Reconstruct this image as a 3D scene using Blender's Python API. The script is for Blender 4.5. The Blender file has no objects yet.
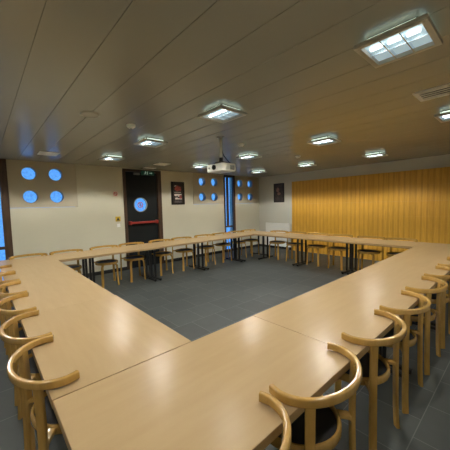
import bpy, bmesh, math, random
from mathutils import Vector, Matrix
PI = math.pi
random.seed(4)
sc = bpy.context.scene
COL = sc.collection

# ------------------------------------------------------------------ helpers
def link(o, parent=None):
    COL.objects.link(o)
    if parent is not None:
        o.parent = parent
    return o

def mesh_obj(name, bm, mats, parent=None, smooth=None):
    me = bpy.data.meshes.new(name)
    bmesh.ops.recalc_face_normals(bm, faces=bm.faces[:])
    if smooth is not None:
        for f in bm.faces:
            f.smooth = True
        for e in bm.edges:
            if len(e.link_faces) == 2 and e.calc_face_angle(0) > smooth:
                e.smooth = False
    bm.to_mesh(me)
    bm.free()
    if not isinstance(mats, (list, tuple)):
        mats = [mats]
    for m in mats:
        me.materials.append(m)
    return link(bpy.data.objects.new(name, me), parent)

def tag(o, label, cat=None, group=None, kind=None):
    if label:
        o['label'] = label
    if cat:
        o['category'] = cat
    if group:
        o['group'] = group
    if kind:
        o['kind'] = kind
    return o

def empty(name, loc, rz=0.0, label=None, cat=None, group=None):
    o = bpy.data.objects.new(name, None)
    o.empty_display_size = 0.1
    o.location = loc
    o.rotation_euler = (0, 0, rz)
    link(o)
    return tag(o, label, cat, group)

def structure(o):
    o['kind'] = 'structure'
    return o

def copy_tree(o, parent=None):
    c = o.copy()
    COL.objects.link(c)
    c.parent = parent
    for ch in list(o.children):
        copy_tree(ch, c)
    return c

def box(bm, x0, x1, y0, y1, z0, z1, bevel=0.0, mat=0):
    r = bmesh.ops.create_cube(bm, size=1.0)
    vs = r['verts']
    for v in vs:
        v.co = Vector((x0 + (v.co.x + .5) * (x1 - x0), y0 + (v.co.y + .5) * (y1 - y0), z0 + (v.co.z + .5) * (z1 - z0)))
    fs = {f for v in vs for f in v.link_faces}
    for f in fs:
        f.material_index = mat
    if bevel > 0:
        es = list({e for v in vs for e in v.link_edges})
        bmesh.ops.bevel(bm, geom=es, offset=bevel, segments=2, profile=0.5, affect='EDGES')

def cyl(bm, c, r, z0, z1, seg=24, r2=None, mat=0, axis='Z', bevel=0):
    r2 = r if r2 is None else r2
    def P(a, rr, t):
        u, v = rr * math.cos(a), rr * math.sin(a)
        if axis == 'Z': return (c[0] + u, c[1] + v, t)
        if axis == 'X': return (t, c[0] + u, c[1] + v)
        return (c[0] + u, t, c[1] + v)
    A = [bm.verts.new(P(2 * PI * i / seg, r, z0)) for i in range(seg)]
    B = [bm.verts.new(P(2 * PI * i / seg, r2, z1)) for i in range(seg)]
    for i in range(seg):
        f = bm.faces.new((A[i], A[(i + 1) % seg], B[(i + 1) % seg], B[i])); f.material_index = mat
    f = bm.faces.new(A[::-1]); f.material_index = mat
    f = bm.faces.new(B); f.material_index = mat

def lathe(bm, prof, seg=40, c=(0, 0), axis='Z', closed=False):
    """prof: list of (radius, height); revolves round an axis through c"""
    rings = []
    for r, h in prof:
        ring = []
        for i in range(seg):
            a = 2 * PI * i / seg
            u, v = r * math.cos(a), r * math.sin(a)
            if axis == 'Z': p = (c[0] + u, c[1] + v, h)
            elif axis == 'Y': p = (c[0] + u, h, c[1] + v)
            else: p = (h, c[0] + u, c[1] + v)
            ring.append(bm.verts.new(p))
        rings.append(ring)
    n = len(rings)
    for k in range(n if closed else n - 1):
        A, B = rings[k], rings[(k + 1) % n]
        for i in range(seg):
            bm.faces.new((A[i], A[(i + 1) % seg], B[(i + 1) % seg], B[i]))
    if not closed:
        if prof[0][0] > 1e-5: bm.faces.new(rings[0][::-1])
        if prof[-1][0] > 1e-5: bm.faces.new(rings[-1])
    bmesh.ops.remove_doubles(bm, verts=bm.verts[:], dist=1e-6)

def rrect(a, b, r, n=3):
    """rounded rectangle outline, half sizes a (first axis) and b (second axis)"""
    pts = []
    for cx, cy, s in ((a - r, b - r, 0), (-(a - r), b - r, 1), (-(a - r), -(b - r), 2), (a - r, -(b - r), 3)):
        for i in range(n + 1):
            t = PI / 2 * (s + i / n)
            pts.append((cx + r * math.cos(t), cy + r * math.sin(t)))
    return pts

def sweep(bm, pts, A, a, b, r=None, scale=None):
    """rounded rectangular section along pts; a = half size along fixed axis A, b = half size across"""
    pts = [Vector(p) for p in pts]
    A = Vector(A).normalized()
    r = min(a, b) * .6 if r is None else r
    rings = []
    for i, p in enumerate(pts):
        T = (pts[min(i + 1, len(pts) - 1)] - pts[max(i - 1, 0)]).normalized()
        N = T.cross(A).normalized()
        s = scale(i / (len(pts) - 1)) if scale else (1, 1)
        rings.append([bm.verts.new(p + A * u * s[0] + N * v * s[1]) for u, v in rrect(a, b, r)])
    n = len(rings[0])
    for P, Q in zip(rings, rings[1:]):
        for i in range(n):
            bm.faces.new((P[i], P[(i + 1) % n], Q[(i + 1) % n], Q[i]))
    bm.faces.new(rings[0][::-1]); bm.faces.new(rings[-1])

def tube(bm, pts, r, seg=10):
    pts = [Vector(p) for p in pts]
    rings = []
    for i, p in enumerate(pts):
        T = (pts[min(i + 1, len(pts) - 1)] - pts[max(i - 1, 0)]).normalized()
        U = T.cross(Vector((0.13, 0.31, 1))).normalized(); V = T.cross(U)
        rings.append([bm.verts.new(p + U * r * math.cos(2 * PI * k / seg) + V * r * math.sin(2 * PI * k / seg)) for k in range(seg)])
    for P, Q in zip(rings, rings[1:]):
        for i in range(seg):
            bm.faces.new((P[i], P[(i + 1) % seg], Q[(i + 1) % seg], Q[i]))
    bm.faces.new(rings[0][::-1]); bm.faces.new(rings[-1])

def holed_slab(bm, x0, x1, z0, z1, ya, yb, holes, seg=40):
    """slab in the xz plane from ya (room side) to yb with round through holes, one hole per grid cell"""
    xs = sorted({round(h[0], 4) for h in holes}); zs = sorted({round(h[1], 4) for h in holes})
    bx = [x0] + [(a + b) / 2 for a, b in zip(xs, xs[1:])] + [x1]
    bz = [z0] + [(a + b) / 2 for a, b in zip(zs, zs[1:])] + [z1]
    for i, cx in enumerate(xs):
        for j, cz in enumerate(zs):
            r = holes[0][2]
            X0, X1, Z0, Z1 = bx[i], bx[i + 1], bz[j], bz[j + 1]
            angs = [2 * PI * k / seg for k in range(seg)]
            angs += [math.atan2(z - cz, x - cx) % (2 * PI) for x in (X0, X1) for z in (Z0, Z1)]
            angs = sorted(angs)
            def edge(a):
                c, s = math.cos(a), math.sin(a); t = 1e9
                if c > 1e-9: t = min(t, (X1 - cx) / c)
                if c < -1e-9: t = min(t, (X0 - cx) / c)
                if s > 1e-9: t = min(t, (Z1 - cz) / s)
                if s < -1e-9: t = min(t, (Z0 - cz) / s)
                return cx + c * t, cz + s * t
            loops = []
            for y in (ya, yb):
                inn = [bm.verts.new((cx + r * math.cos(a), y, cz + r * math.sin(a))) for a in angs]
                out = [bm.verts.new((edge(a)[0], y, edge(a)[1])) for a in angs]
                n = len(angs)
                for k in range(n):
                    bm.faces.new((inn[k], inn[(k + 1) % n], out[(k + 1) % n], out[k]))
                loops.append((inn, out))
            n = len(angs)
            for k in range(n):
                bm.faces.new((loops[0][0][k], loops[0][0][(k + 1) % n], loops[1][0][(k + 1) % n], loops[1][0][k]))
    for (a, b, c, d) in (((x0, z0), (x1, z0), 0, 0), ((x0, z1), (x1, z1), 0, 0), ((x0, z0), (x0, z1), 0, 0), ((x1, z0), (x1, z1), 0, 0)):
        bm.faces.new([bm.verts.new(p) for p in ((a[0], ya, a[1]), (b[0], ya, b[1]), (b[0], yb, b[1]), (a[0], yb, a[1]))])
    bmesh.ops.remove_doubles(bm, verts=bm.verts[:], dist=1e-5)

# ------------------------------------------------------------------ materials
def new_mat(name):
    m = bpy.data.materials.new(name); m.use_nodes = True
    nt = m.node_tree
    return m, nt, nt.nodes['Principled BSDF']

def plain(name, col, rough=.5, metal=0.0, spec=.5, var=.06, scale=6.0, bump=0.0):
    m, nt, b = new_mat(name)
    N = nt.nodes; L = nt.links
    tc = N.new('ShaderNodeTexCoord')
    nz = N.new('ShaderNodeTexNoise'); nz.inputs['Scale'].default_value = scale; nz.inputs['Detail'].default_value = 4
    L.new(tc.outputs['Object'], nz.inputs['Vector'])
    rp = N.new('ShaderNodeValToRGB')
    rp.color_ramp.elements[0].position = .3; rp.color_ramp.elements[1].position = .7
    rp.color_ramp.elements[0].color = tuple(c * (1 - var) for c in col) + (1,)
    rp.color_ramp.elements[1].color = tuple(min(1, c * (1 + var)) for c in col) + (1,)
    L.new(nz.outputs['Fac'], rp.inputs['Fac']); L.new(rp.outputs['Color'], b.inputs['Base Color'])
    b.inputs['Roughness'].default_value = rough; b.inputs['Metallic'].default_value = metal
    b.inputs['Specular IOR Level'].default_value = spec
    if bump:
        bp = N.new('ShaderNodeBump'); bp.inputs['Strength'].default_value = bump; bp.inputs['Distance'].default_value = .002
        n2 = N.new('ShaderNodeTexNoise'); n2.inputs['Scale'].default_value = 180
        L.new(tc.outputs['Object'], n2.inputs['Vector']); L.new(n2.outputs['Fac'], bp.inputs['Height']); L.new(bp.outputs['Normal'], b.inputs['Normal'])
    return m

def wood(name, c1, c2, stretch=(1, 14, 14), rough=.4, scale=3.0, spec=.5):
    m, nt, b = new_mat(name)
    N = nt.nodes; L = nt.links
    tc = N.new('ShaderNodeTexCoord'); oi = N.new('ShaderNodeObjectInfo')
    ad = N.new('ShaderNodeVectorMath'); ad.operation = 'ADD'
    sc_ = N.new('ShaderNodeVectorMath'); sc_.operation = 'SCALE'; sc_.inputs[0].default_value = (17, 9, 5)
    L.new(oi.outputs['Random'], sc_.inputs['Scale'])
    L.new(tc.outputs['Object'], ad.inputs[0]); L.new(sc_.outputs[0], ad.inputs[1])
    mp = N.new('ShaderNodeMapping'); mp.inputs['Scale'].default_value = stretch
    L.new(ad.outputs[0], mp.inputs['Vector'])
    nz = N.new('ShaderNodeTexNoise'); nz.inputs['Scale'].default_value = scale; nz.inputs['Detail'].default_value = 6; nz.inputs['Roughness'].default_value = .6
    L.new(mp.outputs[0], nz.inputs['Vector'])
    rp = N.new('ShaderNodeValToRGB')
    rp.color_ramp.elements[0].position = .32; rp.color_ramp.elements[1].position = .68
    rp.color_ramp.elements[0].color = c1 + (1,); rp.color_ramp.elements[1].color = c2 + (1,)
    L.new(nz.outputs['Fac'], rp.inputs['Fac']); L.new(rp.outputs['Color'], b.inputs['Base Color'])
    b.inputs['Roughness'].default_value = rough; b.inputs['Specular IOR Level'].default_value = spec
    return m

def emit(name, col, s):
    m, nt, b = new_mat(name)
    b.inputs['Base Color'].default_value = col + (1,)
    b.inputs['Emission Color'].default_value = col + (1,)
    b.inputs['Emission Strength'].default_value = s
    return m

M = {}
M['table'] = wood('beech laminate', (.508, .362, .196), (.536, .386, .212), stretch=(1.2, 9, 9), rough=.27, scale=2.2, spec=.09)
M['table_edge'] = wood('shaded beech edge band', (.38, .25, .115), (.44, .30, .15), stretch=(1.2, 9, 20), rough=.4)  # same beech made darker: the shade on the edges is put into the colour
M['chair'] = wood('lacquered beech', (.47, .275, .066), (.57, .345, .095), stretch=(4, 4, 1.2), rough=.24, scale=6)
for n_ in M['chair'].node_tree.nodes:
    if n_.type == 'BSDF_PRINCIPLED':
        n_.inputs['Coat Weight'].default_value = .6; n_.inputs['Coat Roughness'].default_value = .15
M['pad'] = plain('black seat upholstery', (.022, .024, .028), rough=.7, bump=.4, scale=30)
M['pad_blue'] = plain('navy seat upholstery', (.03, .045, .16), rough=.7, bump=.4, scale=30)
M['black'] = plain('black steel', (.012, .012, .013), rough=.42)
M['wall'] = plain('beige wall paint', (.60, .575, .45), rough=.75, var=.025, scale=1.2, bump=.15)
M['panel'] = plain('porthole panel paint', (.50, .45, .33), rough=.6, var=.03, scale=1.5)
M['wall_grey'] = plain('grey wall paint', (.62, .61, .54), rough=.75, var=.025, scale=1.2, bump=.15)
M['base'] = plain('black baseboard', (.03, .028, .026), rough=.5)
M['frame_brown'] = wood('dark brown window timber', (.045, .024, .013), (.085, .045, .022), stretch=(8, 8, 1), rough=.45)
M['door'] = plain('charcoal door leaf', (.012, .014, .015), rough=.5, spec=.2)
M['red'] = plain('red push bar', (.32, .025, .016), rough=.4)
M['white'] = plain('white enamel', (.86, .86, .82), rough=.4, var=.02)
M['offwhite'] = plain('off white plastic', (.95, .93, .85), rough=.45, var=.03)
M['greyplastic'] = plain('grey plastic', (.25, .25, .24), rough=.5)
M['lens'] = plain('dark lens glass', (.01, .01, .012), rough=.08)
M['green'] = emit('exit sign green', (.008, .06, .032), .12)
M['exit_white'] = emit('exit sign white', (.45, .62, .52), .4)
M['yellow'] = plain('yellow sign', (.60, .42, .03), rough=.5)
M['signred'] = plain('sign red', (.5, .05, .05), rough=.5)
M['signpale'] = plain('sign pale', (.62, .50, .40), rough=.5)
M['signblack'] = plain('sign black', (.02, .02, .02), rough=.5)
M['picframe'] = plain('black picture frame', (.014, .011, .010), rough=.35)
M['poster'] = plain('dark poster print', (.03, .022, .02), rough=.3, var=.5, scale=14)
M['poster_red'] = plain('poster red print', (.34, .07, .06), rough=.4, var=.5, scale=22)
M['poster_white'] = plain('poster white print', (.62, .56, .50), rough=.4, var=.2, scale=20)
M['poster_grey'] = plain('poster grey print', (.17, .16, .16), rough=.4, var=.4, scale=18)
M['photo_brown'] = plain('brown photo print', (.07, .055, .048), rough=.3, var=.5, scale=9)
M['photo_skin'] = plain('pale photo print', (.36, .20, .15), rough=.35, var=.35, scale=16)
M['lum_plate'] = plain('luminaire plate', (.48, .45, .38), rough=.35)
M['lum_dark'] = plain('luminaire housing', (.05, .06, .05), rough=.5)
M['louver'] = plain('mirror louvre', (.80, .85, .88), rough=.22, metal=.9, var=.02)
M['lamp'] = emit('fluorescent lamp', (.95, 1.0, .97), 4.0)
M['reflector_glow'] = emit('reflector glow', (.44, .58, .65), .58)  # no lamp: emission stands in for lamp light caught by the reflector
M['halo'] = emit('uplight strip', (.85, 1.0, .82), 1.2)

def ceiling_mat():
    m, nt, b = new_mat('satin metal ceiling plank')
    N = nt.nodes; L = nt.links
    tc = N.new('ShaderNodeTexCoord')
    nz = N.new('ShaderNodeTexNoise'); nz.inputs['Scale'].default_value = .8; nz.inputs['Detail'].default_value = 2
    L.new(tc.outputs['Object'], nz.inputs['Vector'])
    rp = N.new('ShaderNodeValToRGB')
    rp.color_ramp.elements[0].color = (.335, .325, .275, 1); rp.color_ramp.elements[1].color = (.39, .375, .315, 1)
    L.new(nz.outputs['Fac'], rp.inputs['Fac']); L.new(rp.outputs['Color'], b.inputs['Base Color'])
    b.inputs['Roughness'].default_value = .25
    b.inputs['Specular IOR Level'].default_value = .55
    return m
M['ceiling'] = ceiling_mat()

def floor_mat():
    m, nt, b = new_mat('slate floor tiles')
    N = nt.nodes; L = nt.links
    tc = N.new('ShaderNodeTexCoord')
    mp = N.new('ShaderNodeMapping'); mp.inputs['Location'].default_value = (-.306, .046, 0)
    L.new(tc.outputs['Object'], mp.inputs['Vector'])
    br = N.new('ShaderNodeTexBrick')
    br.offset = .5; br.squash = 1.0
    br.inputs['Scale'].default_value = 1.0
    br.inputs['Brick Width'].default_value = .42; br.inputs['Row Height'].default_value = .42
    br.inputs['Mortar Size'].default_value = .0035; br.inputs['Mortar Smooth'].default_value = .3
    br.inputs['Color1'].default_value = (.062, .072, .071, 1); br.inputs['Color2'].default_value = (.082, .094, .092, 1)
    br.inputs['Mortar'].default_value = (.16, .175, .168, 1)
    L.new(mp.outputs[0], br.inputs['Vector'])
    nz = N.new('ShaderNodeTexNoise'); nz.inputs['Scale'].default_value = 9; nz.inputs['Detail'].default_value = 8
    L.new(tc.outputs['Object'], nz.inputs['Vector'])
    mx = N.new('ShaderNodeMix'); mx.data_type = 'RGBA'; mx.blend_type = 'MULTIPLY'; mx.inputs['Factor'].default_value = .55
    rp = N.new('ShaderNodeValToRGB'); rp.color_ramp.elements[0].color = (.7, .7, .7, 1); rp.color_ramp.elements[1].color = (1.2, 1.2, 1.2, 1)
    L.new(nz.outputs['Fac'], rp.inputs['Fac'])
    L.new(br.outputs['Color'], mx.inputs['A']); L.new(rp.outputs['Color'], mx.inputs['B'])
    L.new(mx.outputs['Result'], b.inputs['Base Color'])
    b.inputs['Roughness'].default_value = .55
    bp = N.new('ShaderNodeBump'); bp.inputs['Strength'].default_value = .25; bp.inputs['Distance'].default_value = .004
    L.new(nz.outputs['Fac'], bp.inputs['Height']); L.new(bp.outputs['Normal'], b.inputs['Normal'])
    return m
M['floor'] = floor_mat()

def panelling_mat():
    m, nt, b = new_mat('honey wood panelling')
    N = nt.nodes; L = nt.links
    tc = N.new('ShaderNodeTexCoord')
    mp = N.new('ShaderNodeMapping'); mp.inputs['Rotation'].default_value = (0, 0, 0)
    sx = N.new('ShaderNodeSeparateXYZ'); cb = N.new('ShaderNodeCombineXYZ')
    L.new(tc.outputs['Object'], sx.inputs[0])
    # plank index along y, so that each plank has its own tone
    dv = N.new('ShaderNodeMath'); dv.operation = 'DIVIDE'; dv.inputs[1].default_value = PITCH
    fl = N.new('ShaderNodeMath'); fl.operation = 'FLOOR'
    L.new(sx.outputs['Y'], dv.inputs[0]); L.new(dv.outputs[0], fl.inputs[0])
    wn = N.new('ShaderNodeTexWhiteNoise'); wn.noise_dimensions = '1D'; L.new(fl.outputs[0], wn.inputs['W'])
    L.new(sx.outputs['Y'], cb.inputs['X']); L.new(sx.outputs['Z'], cb.inputs['Y']); L.new(fl.outputs[0], cb.inputs['Z'])
    mp.inputs['Scale'].default_value = (26, 1.6, 1)
    L.new(cb.outputs[0], mp.inputs['Vector'])
    nz = N.new('ShaderNodeTexNoise'); nz.inputs['Scale'].default_value = 2.2; nz.inputs['Detail'].default_value = 6
    L.new(mp.outputs[0], nz.inputs['Vector'])
    ad = N.new('ShaderNodeMath'); ad.operation = 'MULTIPLY_ADD'; ad.inputs[1].default_value = .22
    L.new(wn.outputs['Value'], ad.inputs[0]); L.new(nz.outputs['Fac'], ad.inputs[2])
    rp = N.new('ShaderNodeValToRGB')
    rp.color_ramp.elements[0].position = .25; rp.color_ramp.elements[1].position = .95
    rp.color_ramp.elements[0].color = (.60, .305, .026, 1); rp.color_ramp.elements[1].color = (.86, .50, .068, 1)
    L.new(ad.outputs[0], rp.inputs['Fac']); L.new(rp.outputs['Color'], b.inputs['Base Color'])
    b.inputs['Roughness'].default_value = .45
    return m
PITCH = .116
M['panelling'] = panelling_mat()
M['backing'] = plain('slat backing board', (.64, .335, .033), rough=.5)

def glass_mat():
    m = bpy.data.materials.new('window glass'); m.use_nodes = True
    nt = m.node_tree; N = nt.nodes; L = nt.links
    N.remove(N['Principled BSDF'])
    tr = N.new('ShaderNodeBsdfTransparent')
    tc = N.new('ShaderNodeTexCoord'); nz = N.new('ShaderNodeTexNoise'); nz.inputs['Scale'].default_value = 22; nz.inputs['Detail'].default_value = 5
    L.new(tc.outputs['Object'], nz.inputs['Vector'])
    rp = N.new('ShaderNodeValToRGB'); rp.color_ramp.elements[0].color = (.86, .90, .93, 1); rp.color_ramp.elements[1].color = (.98, 1, 1, 1)
    rp.color_ramp.elements[0].position = .35; rp.color_ramp.elements[1].position = .6
    L.new(nz.outputs['Fac'], rp.inputs['Fac']); L.new(rp.outputs['Color'], tr.inputs['Color'])
    gl = N.new('ShaderNodeBsdfGlossy'); gl.inputs['Roughness'].default_value = .03
    fr = N.new('ShaderNodeFresnel'); fr.inputs['IOR'].default_value = 1.45
    mx = N.new('ShaderNodeMixShader')
    ge = N.new('ShaderNodeNewGeometry'); iv = N.new('ShaderNodeMath'); iv.operation = 'SUBTRACT'; iv.inputs[0].default_value = 1.0
    ml = N.new('ShaderNodeMath'); ml.operation = 'MULTIPLY'
    L.new(ge.outputs['Backfacing'], iv.inputs[1]); L.new(iv.outputs[0], ml.inputs[0]); L.new(fr.outputs[0], ml.inputs[1])
    L.new(ml.outputs[0], mx.inputs[0]); L.new(tr.outputs[0], mx.inputs[1]); L.new(gl.outputs[0], mx.inputs[2])
    L.new(mx.outputs[0], N['Material Output'].inputs['Surface'])
    return m
M['glass'] = glass_mat()

# ------------------------------------------------------------------ world: blue dusk
w = bpy.data.worlds.new('dusk sky'); sc.world = w; w.use_nodes = True
nt = w.node_tree; N = nt.nodes; L = nt.links
bg = N['Background']
tc = N.new('ShaderNodeTexCoord'); sx = N.new('ShaderNodeSeparateXYZ'); L.new(tc.outputs['Generated'], sx.inputs[0])
rp = N.new('ShaderNodeValToRGB')
rp.color_ramp.elements[0].position = -.0; rp.color_ramp.elements[0].color = (.04, .42, 1.15, 1)
rp.color_ramp.elements[1].position = 1.0; rp.color_ramp.elements[1].color = (.05, .20, .70, 1)
e = rp.color_ramp.elements.new(.5); e.color = (.15, .47, 1.15, 1)
mr = N.new('ShaderNodeMapRange'); mr.inputs['From Min'].default_value = -1; mr.inputs['From Max'].default_value = 1
L.new(sx.outputs['Z'], mr.inputs['Value']); L.new(mr.outputs[0], rp.inputs['Fac']); L.new(rp.outputs['Color'], bg.inputs['Color'])
bg.inputs['Strength'].default_value = 1.0

# ------------------------------------------------------------------ room shell
H, YW, XW, XL, YN = 2.577, 5.357, 7.002, -2.70, -2.25
TH = .25
bm = bmesh.new(); box(bm, XL - TH, XW + TH, YN - TH, YW + TH, -.2, 0)
structure(mesh_obj('floor', bm, M['floor']))

# ceiling of long planks with chamfered grooves running away along y
bm = bmesh.new()
gx = -.630
xs = []
x = gx - .3197 * 8
while x < XW + TH + .4:
    xs.append(x); x += .3197
prof = [(XL - TH, H)]
for x in xs:
    if x - .01 < XL - TH + .02 or x + .01 > XW + TH - .02: continue
    prof += [(x - .004, H), (x - .002, H + .005), (x + .002, H + .005), (x + .004, H)]
prof += [(XW + TH, H)]
ya, yb = YN - TH, YW + TH
A = [bm.verts.new((x, ya, z)) for x, z in prof]; B = [bm.verts.new((x, yb, z)) for x, z in prof]
tA = [bm.verts.new((XL - TH, ya, H + .2)), bm.verts.new((XW + TH, ya, H + .2))]; tB = [bm.verts.new((XL - TH, yb, H + .2)), bm.verts.new((XW + TH, yb, H + .2))]
for i in range(len(A) - 1):
    bm.faces.new((A[i], A[i + 1], B[i + 1], B[i]))
bm.faces.new((tA[0], tB[0], tB[1], tA[1]))
bm.faces.new((A[0], B[0], tB[0], tA[0])); bm.faces.new((A[-1], tA[1], tB[1], B[-1]))
bm.faces.new(A[::-1] + tA); bm.faces.new(B + tB[::-1])
structure(mesh_obj('ceiling', bm, M['ceiling']))

# wall with the door and the portholes
PZ = 1.628
P1, P2, P3 = (-.485, .746), (3.962, 5.212), (5.745, 6.93)
S1, S2 = (-1.02, -.485), (5.222, 5.716)
D0, D1, DT = 1.804, 2.877, 2.555
bm = bmesh.new()
for a, b in ((XL - TH, S1[0]), (P1[1], D0), (D1, P2[0]), (P2[1], S2[0]), (S2[1], P3[0]), (P3[1], XW + TH)):
    box(bm, a, b, YW, YW + TH, 0, H)
for a, b in (P1, P2, P3):
    box(bm, a, b, YW, YW + TH, 0, PZ)
box(bm, D0, D1, YW, YW + TH, DT, H)
structure(mesh_obj('wall_back', bm, M['wall']))
HR = .132
HZ = (1.855, 2.325)
HX = ((-.131, .343), (4.311, 4.806), (5.988, 6.511))
nwin = 3
for k, ((a, b), hx) in enumerate(zip((P1, P2, P3), HX)):
    bm = bmesh.new()
    holed_slab(bm, a + .004, b - .004, PZ + .006, H - .002, YW - .004, YW + .12, [(x, z, HR) for x in hx for z in HZ])
    structure(mesh_obj('trim_%d' % (k + 1), bm, M['panel'], smooth=None))
    for z in HZ[::-1]:
        for x in hx:
            bm = bmesh.new()
            lathe(bm, [(HR - .001, YW + .002), (HR - .001, YW + .125), (HR - .007, YW + .125), (HR - .007, YW + .002)], 40, (x, z), 'Y', closed=True)
            wn_ = structure(mesh_obj('window_%d' % nwin, bm, M['greyplastic'], smooth=.6)); nwin += 1
            bm = bmesh.new(); cyl(bm, (x, z), HR - .008, YW + .008, YW + .014, 40, axis='Y')
            mesh_obj('pane', bm, M['glass'], wn_)

# tall slot windows
def slot_window(n, x0, x1, jl, jr, mull=None):
    bm = bmesh.new()
    y0, y1 = YW - .03, YW + .05
    box(bm, x0, x0 + jl, y0, y1, 0, H, .004)
    box(bm, x1 - jr, x1, y0, y1, 0, H, .004)
    box(bm, x0 + jl, x1 - jr, y0, y1, H - .07, H, .003)
    box(bm, x0 + jl, x1 - jr, y0, y1, 0, .08, .003)
    box(bm, x0 + jl, x1 - jr, y0 + .01, y1, .83, .885, .003)
    if mull:
        box(bm, mull[0], mull[1], y0 + .02, y1, .885, H - .07, .003)
    fr_ = structure(mesh_obj('window_%d' % n, bm, M['frame_brown']))
    bm = bmesh.new(); box(bm, x0 + jl, x1 - jr, YW + .004, YW + .010, .08, H - .07)
    mesh_obj('pane', bm, M['glass'], fr_)
    return fr_
slot_window(1, S1[0], S1[1], .12, .125)
slot_window(2, S2[0], S2[1], .04, .085, (5.362, 5.425))

# right wall, its wood panelling, the two walls out of view
bm = bmesh.new(); box(bm, XW, XW + TH, YN - TH, YW, 0, H)
structure(mesh_obj('wall_right', bm, M['wall_grey']))
bm = bmesh.new(); box(bm, XL - TH, XL, YN - TH, YW, 0, H)
structure(mesh_obj('wall_left', bm, M['wall']))
bm = bmesh.new(); box(bm, XL, XW, YN - TH, YN, 0, H)
structure(mesh_obj('wall_front', bm, M['wall']))
PY1, PT = 3.895, 2.30
bm = bmesh.new()
xf, xb = XW - .05, XW
ys = []
k0 = math.floor(YN / PITCH) + 1
prof = [(PY1, xf)]
k = math.floor(PY1 / PITCH)
while k >= k0:
    y = k * PITCH
    if y < PY1 - .02:
        prof += [(y + .022, xf), (y + .019, xf + .006), (y - .019, xf + .006), (y - .022, xf)]
    k -= 1
prof += [(YN, xf)]
seams = [0.0, .42, .81, 1.19, 1.56, 1.93, PT]
for s0, s1 in zip(seams, seams[1:]):
    a0, a1 = s0 + (.0006 if s0 else 0), s1 - .0006
    lo = [bm.verts.new((x, y, a0)) for y, x in prof]; hi = [bm.verts.new((x, y, a1)) for y, x in prof]
    for i in range(len(lo) - 1):
        fc = bm.faces.new((lo[i], lo[i + 1], hi[i + 1], hi[i]))
        fc.material_index = 1 if prof[i][1] > xf + .004 and prof[i + 1][1] > xf + .004 else 0
    bl = [bm.verts.new((xb, PY1, a0)), bm.verts.new((xb, YN, a0))]; bh = [bm.verts.new((xb, PY1, a1)), bm.verts.new((xb, YN, a1))]
    bm.faces.new((lo[0], hi[0], bh[0], bl[0]))
    bm.faces.new([*hi, bh[1], bh[0]]); bm.faces.new([*lo[::-1], bl[0], bl[1]])
    bm.faces.new((bl[0], bh[0], bh[1], bl[1]))
structure(mesh_obj('trim_4', bm, [M['panelling'], M['backing']]))

bm = bmesh.new()
for a, b in ((XL, S1[0]), (S1[1], D0), (D1, S2[0]), (S2[1], XW)):
    box(bm, a, b, YW - .014, YW, 0, .085, .003)
structure(mesh_obj('baseboard_back', bm, M['base']))
bm = bmesh.new(); box(bm, XW - .014, XW, PY1 + .004, YW - .015, 0, .085, .003)
structure(mesh_obj('baseboard_right', bm, M['base']))

# ------------------------------------------------------------------ emergency door
bm = bmesh.new()
box(bm, D0, 1.878, YW - .02, YW + TH, 0, DT, .004)
box(bm, 2.76, D1, YW - .02, YW + TH, 0, DT, .004)
box(bm, 1.878, 2.76, YW - .02, YW + TH, DT - .06, DT, .004)
door = structure(mesh_obj('door_1', bm, M['frame_brown']))
DX, DZ, DR = 2.267, 1.648, .178
bm = bmesh.new()
holed_slab(bm, 1.882, 2.756, .008, DT - .064, YW + .03, YW + .085, [(DX, DZ, DR)])
leaf = mesh_obj('door_leaf', bm, M['door'], door)
bm = bmesh.new()
lathe(bm, [(DR + .012, YW + .030), (DR + .012, YW + .022), (DR - .008, YW + .022), (DR - .008, YW + .06), (DR - .001, YW + .06), (DR - .001, YW + .030)], 48, (DX, DZ), 'Y', closed=True)
mesh_obj('porthole_rim', bm, M['greyplastic'], leaf, smooth=.6)
bm = bmesh.new(); cyl(bm, (DX, DZ), DR - .004, YW + .05, YW + .056, 48, axis='Y')
mesh_obj('pane', bm, M['glass'], leaf)
# round no-entry style sticker on the porthole: red ring and bar, dark figure
bm = bmesh.new()
ys_ = YW + .047
lathe(bm, [(.078, ys_ + .001), (.078, ys_), (.058, ys_), (.058, ys_ + .001)], 36, (DX, DZ), 'Y', closed=True)
c_, s_ = math.cos(PI / 4), math.sin(PI / 4)
bar = [(-.06, -.008), (.06, -.008), (.06, .008), (-.06, .008)]
fa = [bm.verts.new((DX + u * c_ + v * s_, ys_ - .0005, DZ - u * s_ + v * c_)) for u, v in bar]
bm.faces.new(fa)
mesh_obj('sticker', bm, M['signred'], leaf)
bm = bmesh.new()
cyl(bm, (DX, DZ + .032), .012, ys_ + .0005, ys_ + .0015, 16, axis='Y')
box(bm, DX - .013, DX + .013, ys_ + .0005, ys_ + .0015, DZ - .018, DZ + .018)
box(bm, DX - .012, DX - .003, ys_ + .0005, ys_ + .0015, DZ - .046, DZ - .018)
box(bm, DX + .003, DX + .012, ys_ + .0005, ys_ + .0015, DZ - .046, DZ - .018)
mesh_obj('sticker_figure', bm, M['signblack'], leaf)
bm = bmesh.new()
box(bm, 1.93, 2.70, YW - .075, YW - .04, 1.16, 1.215, .008)
box(bm, 1.915, 1.965, YW - .08, YW + .03, 1.14, 1.235, .006)
box(bm, 2.665, 2.715, YW - .08, YW + .03, 1.14, 1.235, .006)
mesh_obj('push_bar', bm, M['red'], leaf)
bm = bmesh.new(); box(bm, 2.10, 2.26, YW - .03, YW + .03, 2.42, 2.47, .006)
mesh_obj('door_closer', bm, M['greyplastic'], leaf)

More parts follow.
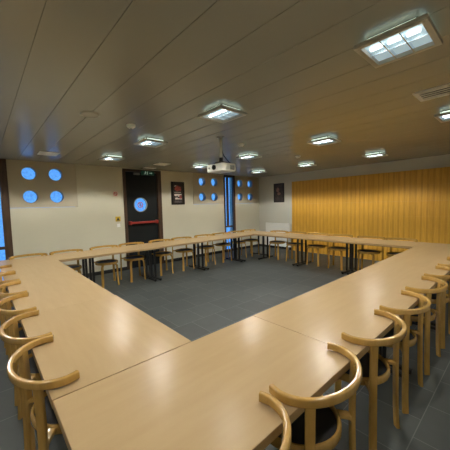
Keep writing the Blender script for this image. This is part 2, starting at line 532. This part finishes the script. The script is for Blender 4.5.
# exit sign over the door
ex = empty('exit_sign', (2.47, YW - .02, 2.42), 0, 'green emergency exit sign with a white running figure above the dark door', 'sign')
bm = bmesh.new(); box(bm, -.18, .18, -.05, 0, 0, .105, .004); mesh_obj('sign_box', bm, M['green'], ex)
bm = bmesh.new()
q = -.0515
def flat(bm, pts):
    bm.faces.new([bm.verts.new((x, q, z)) for x, z in pts])
cyl(bm, (-.075, .086), .008, q - .001, q + .001, 14, axis='Y')
flat(bm, [(-.095, .045), (-.070, .042), (-.062, .075), (-.085, .078)])
flat(bm, [(-.095, .045), (-.08, .045), (-.098, .018), (-.118, .014), (-.116, .022), (-.104, .026)])
flat(bm, [(-.082, .045), (-.070, .042), (-.058, .012), (-.068, .012)])
flat(bm, [(-.062, .075), (-.044, .052), (-.050, .048), (-.066, .064)])
flat(bm, [(-.03, .012), (-.012, .012), (-.012, .092), (-.03, .092)])
mesh_obj('running_figure', bm, M['exit_white'], ex)
bm = bmesh.new()
flat(bm, [(.035, .045), (.085, .045), (.085, .060), (.035, .060)])
flat(bm, [(.085, .030), (.125, .0525), (.085, .075)])
mesh_obj('arrow', bm, M['exit_white'], ex)

# ------------------------------------------------------------------ things on the walls
def wall_plate(name, x, z, wx, hz, mat, label, cat, depth=.008, bev=.002):
    bm = bmesh.new(); box(bm, -wx / 2, wx / 2, -depth, 0, -hz / 2, hz / 2, bev)
    o = mesh_obj(name, bm, mat); o.location = (x, YW, z)
    return tag(o, label, cat)
sg = wall_plate('prohibition_sign', 1.605, 1.925, .12, .15, M['signpale'], 'small pale sign with a red ring on the wall left of the dark door', 'sign')
bm = bmesh.new()
lathe(bm, [(.048, -.009), (.048, -.0095), (.034, -.0095), (.034, -.009)], 28, (0, 0), 'Y', closed=True)
fa = [bm.verts.new((u * c_ + v * s_, -.0096, -u * s_ + v * c_)) for u, v in [(-.036, -.006), (.036, -.006), (.036, .006), (-.036, .006)]]
bm.faces.new(fa)
mesh_obj('red_ring', bm, M['signred'], sg)
bm = bmesh.new(); box(bm, -.022, .018, -.0092, -.008, -.006, .006); box(bm, .018, .026, -.0092, -.008, -.004, .012)
mesh_obj('symbol', bm, M['signblack'], sg)
yl = wall_plate('warning_sign', 1.637, 1.307, .125, .125, M['yellow'], 'yellow square sign with a black symbol on the wall beside the dark door', 'sign')
bm = bmesh.new(); flat2 = [(-.04, -.03), (.04, -.03), (0, .045)]
bm.faces.new([bm.verts.new((x, -.0092, z)) for x, z in flat2]); box(bm, -.045, .045, -.0092, -.008, -.052, -.04)
mesh_obj('symbol', bm, M['signblack'], yl)
sw = wall_plate('light_switch', 1.642, 1.148, .085, .085, M['white'], 'white light switch on the wall under the yellow sign', 'switch', .010, .003)
bm = bmesh.new(); box(bm, -.028, .028, -.015, -.009, -.028, .028, .003); mesh_obj('rocker', bm, M['white'], sw)

def picture(name, label, frame_w, frame_h, loc, rz, bw):
    t = empty(name, loc, rz, label, 'picture')
    bm = bmesh.new()
    a, b = frame_w / 2, frame_h / 2
    box(bm, -a, -a + bw, -.03, 0, -b, b, .004); box(bm, a - bw, a, -.03, 0, -b, b, .004)
    box(bm, -a + bw, a - bw, -.03, 0, b - bw, b, .004); box(bm, -a + bw, a - bw, -.03, 0, -b, -b + bw, .004)
    mesh_obj('frame', bm, M['picframe'], t)
    return t
pt = picture('framed_poster', 'black framed poster with red and white print between the door and the portholes', .44, .65, (3.41, YW, 1.958), 0, .045)
bm = bmesh.new(); box(bm, -.176, .176, -.014, 0, -.281, .281); ps = mesh_obj('print', bm, M['poster'], pt)
def patch(bm, pts, y):
    bm.faces.new([bm.verts.new((x, y, z)) for x, z in pts])
bm = bmesh.new()
patch(bm, [(-.10, .16), (-.04, .20), (-.03, .22), (.05, .20), (.10, .18), (.11, .10), (.09, .06), (.03, .07), (-.02, .05), (-.08, .08), (-.11, .10)], -.0146)
patch(bm, [(.05, -.07), (.13, -.05), (.13, -.15), (.05, -.16)], -.0150)
mesh_obj('red_print', bm, M['poster_red'], ps)
bm = bmesh.new()
patch(bm, [(-.12, .21), (-.05, .225), (-.05, .205), (-.12, .19)], -.0146)
mesh_obj('title_print', bm, M['poster_white'], ps)
bm = bmesh.new()
patch(bm, [(-.12, .035), (.10, .035), (.10, .022), (-.12, .022)], -.0146)
mesh_obj('caption_print', bm, M['poster_white'], ps)
bm = bmesh.new()
patch(bm, [(-.12, -.02), (.12, -.02), (.12, -.05), (.05, -.055), (.05, -.09), (.0, -.10), (-.02, -.06), (-.06, -.09), (-.12, -.07)], -.0146)
patch(bm, [(-.10, -.13), (-.03, -.12), (.0, -.14), (.13, -.14), (.13, -.175), (-.10, -.175)], -.0146)
mesh_obj('photo_print', bm, M['poster_white'], ps)
bm = bmesh.new()
for z in (-.215, -.235, -.255):
    patch(bm, [(-.12, z), (.12, z), (.12, z - .010), (-.12, z - .010)], -.0146)
mesh_obj('text_lines', bm, M['poster_grey'], ps)

ph = picture('framed_photo', 'black framed dark portrait photo on the grey wall above the radiator', .43, .66, (XW, 4.44, 1.96), -PI / 2, .04)
bm = bmesh.new(); box(bm, -.176, .176, -.014, 0, -.291, .291); ps = mesh_obj('print', bm, M['photo_brown'], ph)
bm = bmesh.new()
def blob(cx, cz, a, b, y, n=22):
    patch(bm, [(cx + a * math.cos(2 * PI * i / n) * (1 + .08 * math.sin(3 * i)), cz + b * math.sin(2 * PI * i / n)) for i in range(n)], y)
blob(-.045, .10, .065, .085, -.0146); blob(.0, -.03, .07, .05, -.0148)
mesh_obj('pale_print', bm, M['photo_skin'], ps)

# radiator on the right wall
rd = empty('radiator', (XW - .045, 4.455, .10), -PI / 2, 'white flat panel radiator on the grey wall left of the wood panelling', 'radiator')
bm = bmesh.new()
box(bm, -.49, .49, -.085, -.065, 0, .80, .006)
for i in range(25):
    x = -.455 + i * .91 / 24
    box(bm, x - .013, x + .013, -.090, -.084, .04, .76, .002)
mesh_obj('front_panel', bm, M['white'], rd)
bm = bmesh.new(); box(bm, -.49, .49, -.03, -.012, .01, .79, .004); mesh_obj('rear_panel', bm, M['white'], rd)
bm = bmesh.new()
box(bm, -.495, .495, -.09, -.01, .795, .812, .003); mesh_obj('top_grille', bm, M['white'], rd)
for q0, q1, q2, q3 in ((-.497, -.483, -.40, -.34), (.483, .497, .34, .40)):
    bm = bmesh.new(); box(bm, q0, q1, -.088, -.01, 0, .81, .002); mesh_obj('side_panel', bm, M['white'], rd)
    bm = bmesh.new(); box(bm, q2, q3, -.065, .0445, .2, .6); mesh_obj('wall_bracket', bm, M['white'], rd)
bm = bmesh.new(); cyl(bm, (0, 0), .016, -.02, .05, 16); vv = mesh_obj('valve', bm, M['greyplastic'], rd); vv.location = (.45, -.05, -.03)
bm = bmesh.new(); tube(bm, [(.45, -.05, -.10), (.45, -.05, -.02)], .008); mesh_obj('pipe', bm, M['greyplastic'], rd)

# ------------------------------------------------------------------ ceiling things
def make_light():
    t = empty('ceiling_light', (0, 0, H))
    bm = bmesh.new(); box(bm, -.13, .13, -.13, .13, -.03, 0, .003); mesh_obj('housing', bm, M['lum_dark'], t)
    bm = bmesh.new()
    for s in (-1, 1):
        box(bm, s * .139 - .004, s * .139 + .004, -.125, .125, -.026, -.012)
        box(bm, -.125, .125, s * .139 - .004, s * .139 + .004, -.026, -.012)
    mesh_obj('uplight', bm, M['halo'], t)
    bm = bmesh.new()
    a, b, z0, z1 = .186, .154, -.062, -.036
    box(bm, -a, -b, -a, a, z0, z1, .002); box(bm, b, a, -a, a, z0, z1, .002)
    box(bm, -b, b, -a, -b, z0, z1, .002); box(bm, -b, b, b, a, z0, z1, .002)
    mesh_obj('frame', bm, M['lum_plate'], t)
    bm = bmesh.new(); box(bm, -b, b, -b, b, -.036, -.0325); mesh_obj('reflector', bm, M['reflector_glow'], t)
    bm = bmesh.new()
    for i in (-1, 1):
        box(bm, -b, b, i * .05 - .003, i * .05 + .003, -.060, -.036)
    box(bm, -.003, .003, -b, b, -.060, -.036)
    mesh_obj('louver', bm, M['louver'], t)
    for i in (-1, 0, 1):
        bm = bmesh.new()
        sweep(bm, [(-.066, i * .097 - .032, -.047), (-.066, i * .097 + .032, -.047)], (0, 0, 1), .009, .012, .008)
        mesh_obj('lamp', bm, M['lamp'], t, smooth=.8)
    return t
LX = (-1.037, 1.060, 3.215, 5.365)  # first column is unseen, continuing the grid, added to complete the lighting
LY = (-.775, .822, 2.415, 3.985)
proto_light = make_light()
order = ['nearest', 'second', 'third', 'farthest']
light_label = {
    (1, 0): 'large near square ceiling light with bright louvre at upper right',
    (1, 1): 'square ceiling light straight in front of the projector pole',
    (1, 2): 'square ceiling light just left of the projector, beyond the round smoke detector',
    (1, 3): 'small square ceiling light close to the porthole wall, left of the dark door',
    (2, 0): 'square ceiling light cut by the right edge, below the ceiling air grille',
    (2, 1): 'square ceiling light left of the one over the middle of the wood panelling',
    (2, 2): 'square ceiling light just right of the white projector',
    (2, 3): 'square ceiling light half hidden behind the white projector',
    (3, 0): 'square ceiling light over the right end of the wood panelling',
    (3, 1): 'square ceiling light nearest the middle of the wood panelling',
    (3, 2): 'square ceiling light over the left end of the wood panelling',
    (3, 3): 'square ceiling light in the far corner above the radiator',
    (0, 0): 'unseen square ceiling light overhead, above the top edge of the picture',
    (0, 1): 'unseen square ceiling light beyond the left edge, beside the round flush speaker',
    (0, 2): 'unseen square ceiling light beyond the left edge, second from the porthole wall',
    (0, 3): 'unseen square ceiling light beyond the left edge, next to the porthole wall',
}
# photometric (IES) curve of a louvred luminaire: wide batwing beam, sharp cut-off near 65 degrees
ANG = [0, 15, 30, 40, 48, 54, 58, 62, 65, 68, 72, 78, 90, 180]
CD = [.68, .69, .74, .84, 1.02, 1.38, 1.78, 1.98, 1.45, .60, .15, .05, 0, 0]
ies = bpy.data.texts.new('louvre.ies')
ies.write('\n'.join(['IESNA:LM-63-1995', '[TEST] LOUVRE', 'TILT=NONE',
    '1 1000 1.0 %d 1 1 2 0 0 0' % len(ANG), '1.0 1.0 60', ' '.join(str(a) for a in ANG), '0', ' '.join('%.3f' % (c * 1000) for c in CD)]) + '\n')
SPOT = 46.0; IES_GAIN = 1 / 70.0
UNSEEN = {(3, 0)}
first = True
for i, x in enumerate(LX):
    for j, y in enumerate(LY):
        if (i, j) in UNSEEN: continue
        t = proto_light if first else copy_tree(proto_light)
        first = False
        t.location = (x, y, H)
        tag(t, light_label[(i, j)], 'ceiling light', 'square louvred ceiling lights')
        ld = bpy.data.lights.new('luminaire light', 'POINT')
        ld.energy = SPOT; ld.color = (1.0, .965, .875); ld.shadow_soft_size = .09
        ld.use_nodes = True
        ln_ = ld.node_tree; it = ln_.nodes.new('ShaderNodeTexIES'); it.mode = 'INTERNAL'; it.ies = ies
        it.inputs['Strength'].default_value = IES_GAIN
        em = next(n for n in ln_.nodes if n.type == 'EMISSION')
        ln_.links.new(it.outputs['Fac'], em.inputs['Strength'])
        lo = bpy.data.objects.new('luminaire_light', ld); link(lo); lo.location = (x, y, H - .075)

def ceiling_round(name, x, y, prof, mat, label, cat, group=None):
    bm = bmesh.new(); lathe(bm, prof, 32)
    o = mesh_obj(name, bm, mat, smooth=.5); o.location = (x, y, H)
    return tag(o, label, cat, group)
sp = ceiling_round('ceiling_speaker', .013, 1.752, [(.0, -.008), (.075, -.008), (.084, -.014), (.092, -.010), (.095, 0), (0, 0)], M['lum_plate'], 'flat round ceiling speaker left of the smoke detector', 'speaker')
dp = [(0, -.045), (.022, -.045), (.036, -.034), (.050, -.024), (.055, -.010), (.055, 0), (0, 0)]
for x, y, l in ((.517, 1.872, 'white round smoke detector right of the flat ceiling speaker'), (2.384, 1.824, 'round smoke detector right of the projector pole'), (4.22, 1.924, 'round smoke detector above the left end of the wood panelling')):
    d = ceiling_round('smoke_detector', x, y, dp, M['offwhite'], l, 'smoke detector', 'ceiling smoke detectors')
    bm = bmesh.new(); lathe(bm, [(0, -.050), (.014, -.050), (.016, -.044), (0, -.044)], 20); mesh_obj('sensor_cap', bm, M['greyplastic'], d)

def vent(x, y, wx, wy, label, n, along='x'):
    t = empty('ceiling_vent', (x, y, H), 0, label, 'vent', 'ceiling air vents')
    bm = bmesh.new(); a, b, f = wx / 2, wy / 2, .035
    box(bm, -a, -a + f, -b, b, -.012, 0, .002); box(bm, a - f, a, -b, b, -.012, 0, .002)
    box(bm, -a + f, a - f, -b, -b + f, -.012, 0, .002); box(bm, -a + f, a - f, b - f, b, -.012, 0, .002)
    mesh_obj('frame', bm, M['offwhite'], t)
    bm = bmesh.new(); box(bm, -a + f, a - f, -b + f, b - f, -.003, 0); mesh_obj('backing', bm, M['signblack'], t)
    for i in range(n):
        bm = bmesh.new()
        if along == 'x':
            yy = -b + f + (i + .5) * (wy - 2 * f) / n; box(bm, -a + f, a - f, yy - .010, yy + .006, -.010, -.004)
        else:
            xx = -a + f + (i + .5) * (wx - 2 * f) / n; box(bm, xx - .010, xx + .006, -b + f, b - f, -.010, -.004)
        mesh_obj('slat', bm, M['offwhite'], t)
    return t
vent(.055, 4.32, .30, .30, 'square ceiling vent above the left portholes', 9)
vent(2.35, 4.34, .30, .30, 'square ceiling vent right of the dark door near its wall', 9)
vent(2.345, -.91, .30, .66, 'long ceiling air grille at the upper right near the right edge', 4, 'y')
vent(2.40, 5.06, .30, .16, 'small slim ceiling vent just over the exit sign', 4)

# projector on its ceiling pole
pj = empty('projector', (1.80, 1.68, H), 0, 'white projector hanging from a ceiling pole', 'projector')
bm = bmesh.new(); cyl(bm, (0, 0), .055, -.014, 0, 28); mesh_obj('ceiling_plate', bm, M['greyplastic'], pj, smooth=.5)
bm = bmesh.new(); cyl(bm, (0, 0), .020, -.34, -.012, 20); mesh_obj('pole', bm, M['offwhite'], pj, smooth=.5)
bm = bmesh.new()
cyl(bm, (0, 0), .028, -.36, -.30, 20); box(bm, -.06, .06, -.06, .06, -.372, -.36, .003)
for sx_ in (-1, 1):
    for sy_ in (-1, 1):
        tube(bm, [(sx_ * .05, sy_ * .05, -.366), (sx_ * .09, sy_ * .11, -.40)], .006, 8)
mesh_obj('bracket', bm, M['black'], pj, smooth=.5)
bm = bmesh.new(); tube(bm, [(.02, .0, -.20), (.03, -.03, -.27), (.06, -.06, -.33), (.10, -.09, -.385), (.11, -.10, -.395)], .008, 8); mesh_obj('cable', bm, M['black'], pj, smooth=.8)
bm = bmesh.new(); box(bm, -.135, .135, -.17, .17, -.51, -.398, .014); body = mesh_obj('body', bm, M['offwhite'], pj, smooth=.6)
bm = bmesh.new(); lathe(bm, [(.036, -.130), (.036, -.150), (.030, -.155), (.026, -.150), (0, -.148)], 28, (0.0, -.45), 'X'); ln = mesh_obj('lens', bm, M['lens'], pj, smooth=.6)
bm = bmesh.new()
for i in range(7):
    box(bm, .02 + i * .013, .027 + i * .013, -.174, -.168, -.49, -.425)
mesh_obj('vent_grille', bm, M['greyplastic'], pj)
bm = bmesh.new(); box(bm, -.139, -.130, .10, .13, -.465, -.44, .002); mesh_obj('sensor', bm, M['greyplastic'], pj)

# ------------------------------------------------------------------ tables
TZ, TW, TT = .7426, .752, .042
def make_table(L, bev=.003, name='conference_table'):
    t = empty(name, (0, 0, 0))
    bm = bmesh.new()
    a, b = L / 2 - bev / 2, TW / 2
    box(bm, -a, a, -b, b, TZ - TT, TZ, bev)
    bm.normal_update()
    for f in bm.faces:
        f.material_index = 0 if f.normal.z > .5 else 1
    mesh_obj('tabletop', bm, [M['table'], M['table_edge']], t)
    for s in (-1, 1):
        x = s * (L / 2 - .060)
        bm = bmesh.new()
        box(bm, x - .024, x + .024, -.32, .32, .012, .042, .006)
        for e in (-1, 1):
            cyl(bm, (x, e * .30), .016, 0, .013, 14)
        mesh_obj('foot', bm, M['black'], t)
        for e in (-1, 1):
            bm = bmesh.new(); box(bm, x - .018, x + .018, e * .09 - .02, e * .09 + .02, .038, TZ - TT - .022, .004)
            mesh_obj('column', bm, M['black'], t)
        bm = bmesh.new(); box(bm, x - .03, x + .03, -.25, .25, TZ - TT - .024, TZ - TT, .003)
        mesh_obj('bracket', bm, M['black'], t)
    bm = bmesh.new(); box(bm, -L / 2 + .11, L / 2 - .11, -.015, .015, TZ - TT - .06, TZ - TT - .02, .003)
    mesh_obj('crossbar', bm, M['black'], t)
    return t

def put_tables(L, spots, bev=.003):
    p = make_table(L, bev)
    for k, (x, y, rz, label, grp) in enumerate(spots):
        t = p if k == 0 else copy_tree(p)
        t.location = (x, y, 0); t.rotation_euler = (0, 0, rz)
        tag(t, label, 'table', grp)
JR = [-.752, .566, 1.868, 3.19, 4.47, 5.675]
for k in range(5):
    put_tables(JR[k + 1] - JR[k], [((JR[k] + JR[k + 1]) / 2, -TW / 2, 0, [
        'beech conference table nearest the viewer at the bottom of the picture, forming the near corner',
        'second beech table from the near corner along the right-hand run',
        'third beech table from the near corner along the right-hand run',
        'fourth beech table from the near corner along the right-hand run',
        'beech table at the far end of the right-hand run, by the wood panelling'][k], 'tables of the right-hand run')], .003 if k == 0 else .0008)
JB = [-.752, .553, 1.845, 3.17, 4.49, 5.675]
for k in range(5):
    put_tables(JB[k + 1] - JB[k], [((JB[k] + JB[k + 1]) / 2, 3.762 + TW / 2, PI, [
        'beech table in the far left corner below the left portholes',
        'beech table in front of the wall left of the dark door',
        'beech table in front of the dark door and the framed poster',
        'beech table in front of the middle group of portholes',
        'beech table in the far corner before the tall slot window and radiator'][k], 'tables of the porthole-wall run')])
JL = [.004, 1.2555, 2.507, 3.758]
LL = ['near', 'middle', 'far']
put_tables(1.251, [(-TW / 2 - (0 if k == 0 else .008), (JL[k] + JL[k + 1]) / 2, PI / 2, [
    'beech table on the left run whose near end meets the front table',
    'middle beech table of the left run', 'beech table of the left run nearest the porthole wall'][k], 'tables of the left-hand run') for k in range(3)]
    + [(4.924 + TW / 2, (JL[k] + JL[k + 1]) / 2, -PI / 2, [
    'beech table before the wood panelling, next to the right-hand run',
    'middle beech table of the run before the wood panelling',
    'beech table before the radiator, left end of the panelling run'][k], 'tables of the panelling run') for k in range(3)], .0008)

# ------------------------------------------------------------------ chairs
def make_chair():
    t = empty('bentwood_armchair', (0, 0, 0))
    SZ = .482
    bm = bmesh.new()
    lathe(bm, [(0, SZ + .008), (.08, SZ + .007), (.14, SZ + .004), (.188, SZ - .001), (.200, SZ - .008), (.200, SZ - .024), (0, SZ - .024)], 40)
    mesh_obj('seat', bm, M['pad'], t, smooth=.7)
    bm = bmesh.new()
    lathe(bm, [(.201, SZ + .010), (.205, SZ + .015), (.214, SZ + .015), (.220, SZ + .008), (.221, SZ - .026), (.217, SZ - .032), (.201, SZ - .032)], 44, closed=True)
    mesh_obj('seat_ring', bm, M['chair'], t, smooth=.7)
    def arc(r, z):
        return (r, z)
    for ang in (48, 132):
        d = Vector((math.cos(math.radians(ang)), math.sin(math.radians(ang)), 0)); tang = Vector((-d.y, d.x, 0))
        rz = [(.10, SZ - .036), (.15, SZ - .036), (.185, SZ - .041), (.207, SZ - .054), (.218, SZ - .078), (.222, SZ - .11), (.225, .25), (.229, .12), (.240, 0)]
        bm = bmesh.new()
        sweep(bm, [d * r + Vector((0, 0, z)) for r, z in rz], tang, .024, .010, .006)
        mesh_obj('front_leg', bm, M['chair'], t, smooth=.7)
    for s in (-1, 1):
        px, py = s * .215, -.2035
        d = Vector((px, py, 0)).normalized(); tang = Vector((-d.y, d.x, 0)); base = Vector((px, py, 0))
        pr_ = [(.012, 0), (.007, .06), (.002, .15), (0, .25), (-.004, .42), (-.004, .56), (0, .70), (.004, .757)]
        bm = bmesh.new()
        sweep(bm, [base + d * r + Vector((0, 0, z)) for r, z in pr_], tang, .021, .011, .006)
        mesh_obj('rear_leg', bm, M['chair'], t, smooth=.7)
        bm = bmesh.new()
        R0 = math.hypot(px, py)
        br_ = [(.212, SZ - .004), (.230, SZ - .006), (R0 - .028, SZ - .012), (R0 - .012, SZ - .020), (R0 - .006, SZ - .032)]
        sweep(bm, [d * r + Vector((0, 0, z)) for r, z in br_], tang, .020, .013, .006)
        mesh_obj('seat_bracket', bm, M['chair'], t, smooth=.7)
    # semicircular arm and back rail
    pts = []
    zc = .768
    W2 = .272
    pts.append((W2 - .012, -.045, zc)); pts.append((W2 - .006, -.062, zc)); pts.append((W2 - .002, -.08, zc))
    n = 28
    for i in range(n + 1):
        a = PI * i / n
        pts.append((W2 * math.cos(a), -.095 - .193 * math.sin(a), zc))
    pts += [(-W2 + .002, -.08, zc), (-W2 + .006, -.062, zc), (-W2 + .012, -.045, zc)]
    bm = bmesh.new()
    sweep(bm, pts, (0, 0, 1), .020, .0125, .0075)
    mesh_obj('back_rail', bm, M['chair'], t, smooth=.6)
    return t
chair0 = make_chair()
used = [False]
def chair(x, y, rz, label, grp, navy=False, turn=False):
    t = copy_tree(chair0) if used[0] else chair0
    used[0] = True
    t.location = (x, y, 0); t.rotation_euler = (0, 0, rz + math.radians(1.3 if turn else random.uniform(-.9, .9)))
    tag(t, label, 'chair', grp)
    if navy:
        for ch in t.children:
            if ch.name.startswith('seat') and ch.data.materials[0] == M['pad']:
                ch.data = ch.data.copy(); ch.data.materials[0] = M['pad_blue']; ch['label'] = 'navy blue round seat pad'
    return t
num = ['nearest', 'second', 'third', 'fourth', 'fifth', 'sixth', 'seventh', 'eighth', 'ninth', 'tenth']
for k, y in enumerate([.348, .925, 1.555, 2.165, 2.80, 3.40]):
    chair(-.586 if k == 0 else -.592, y, -PI / 2, ['bentwood armchair at lower left, largest and nearest of the left row', 'second bentwood armchair from the viewer along the left row',
          'third bentwood armchair from the viewer along the left row', 'fourth bentwood armchair from the viewer along the left row',
          'fifth bentwood armchair from the viewer along the left row', 'farthest bentwood armchair of the left row, by the tall corner window'][k], 'chairs on the left run', turn=(k == 0))
for k, x in enumerate([-.355, .240, .940, 1.575, 2.245, 2.90, 3.575, 4.18]):
    chair(x, -.577, 0, ['bentwood armchair cut off by the bottom edge, only its arm rail over the table showing',
          'largest whole bentwood armchair at bottom right, beside the front table',
          'third bentwood armchair from the bottom along the right row', 'fourth bentwood armchair from the bottom along the right row',
          'fifth bentwood armchair from the bottom along the right row', 'sixth bentwood armchair from the bottom along the right row',
          'seventh bentwood armchair up the right row, at the right edge of the picture', 'eighth bentwood armchair up the right row, just beyond the right edge'][k], 'chairs on the right run')
for k, x in enumerate([-.335, .265, .965, 1.555, 2.265, 2.88, 3.59, 4.20, 4.81, 5.385]):
    chair(x, 4.337, PI, ['bentwood armchair in the left corner below the four left portholes',
          'second bentwood armchair from the left along the porthole wall', 'bentwood armchair below the yellow sign, third from the left along the porthole wall',
          'bentwood armchair with a navy seat before the left half of the dark door', 'bentwood armchair before the right edge of the dark door',
          'bentwood armchair below the framed poster', 'bentwood armchair below the left pair of the middle portholes',
          'bentwood armchair below the right pair of the middle portholes', 'bentwood armchair before the tall slot window',
          'bentwood armchair in the far corner below the last four portholes'][k], 'chairs along the porthole wall', navy=(k == 3))
for k, y in enumerate([3.43, 2.85, 2.218, 1.645, .966, .385]):
    chair(5.498, y, PI / 2, ['bentwood armchair before the radiator, leftmost along the panelled wall',
          'bentwood armchair before the left edge of the wood panelling', 'third bentwood armchair from the left along the wood panelling',
          'fourth bentwood armchair from the left along the wood panelling', 'fifth bentwood armchair from the left along the wood panelling',
          'last bentwood armchair along the wood panelling, next to the right-hand run'][k], 'chairs along the panelled wall')

# ------------------------------------------------------------------ camera
cam = bpy.data.cameras.new('camera'); co = bpy.data.objects.new('camera', cam); link(co)
r_ = Vector((.75309221, -.65739983, -.02603054)); u_ = Vector((.06649032, .03668691, .99711238)); f_ = Vector((.65454653, .75264835, -.07133935))
m4 = Matrix(((r_.x, u_.x, -f_.x, -.9366), (r_.y, u_.y, -f_.y, -1.3445), (r_.z, u_.z, -f_.z, 1.5764), (0, 0, 0, 1)))
co.matrix_world = m4
cam.sensor_fit = 'HORIZONTAL'; cam.sensor_width = 36.0
cam.lens = 272.2846 / 450 * 36.0
cam.shift_x = (225 - 217.2534) / 450.0
cam.clip_start = .02
sc.camera = co
sc.view_settings.view_transform = 'Standard'; sc.view_settings.look = 'None'
sc.view_settings.exposure = 0.0; sc.view_settings.gamma = 1.0; sc.view_settings.use_curve_mapping = False
sc.cycles.use_denoising = True
sc.cycles.max_bounces = 8
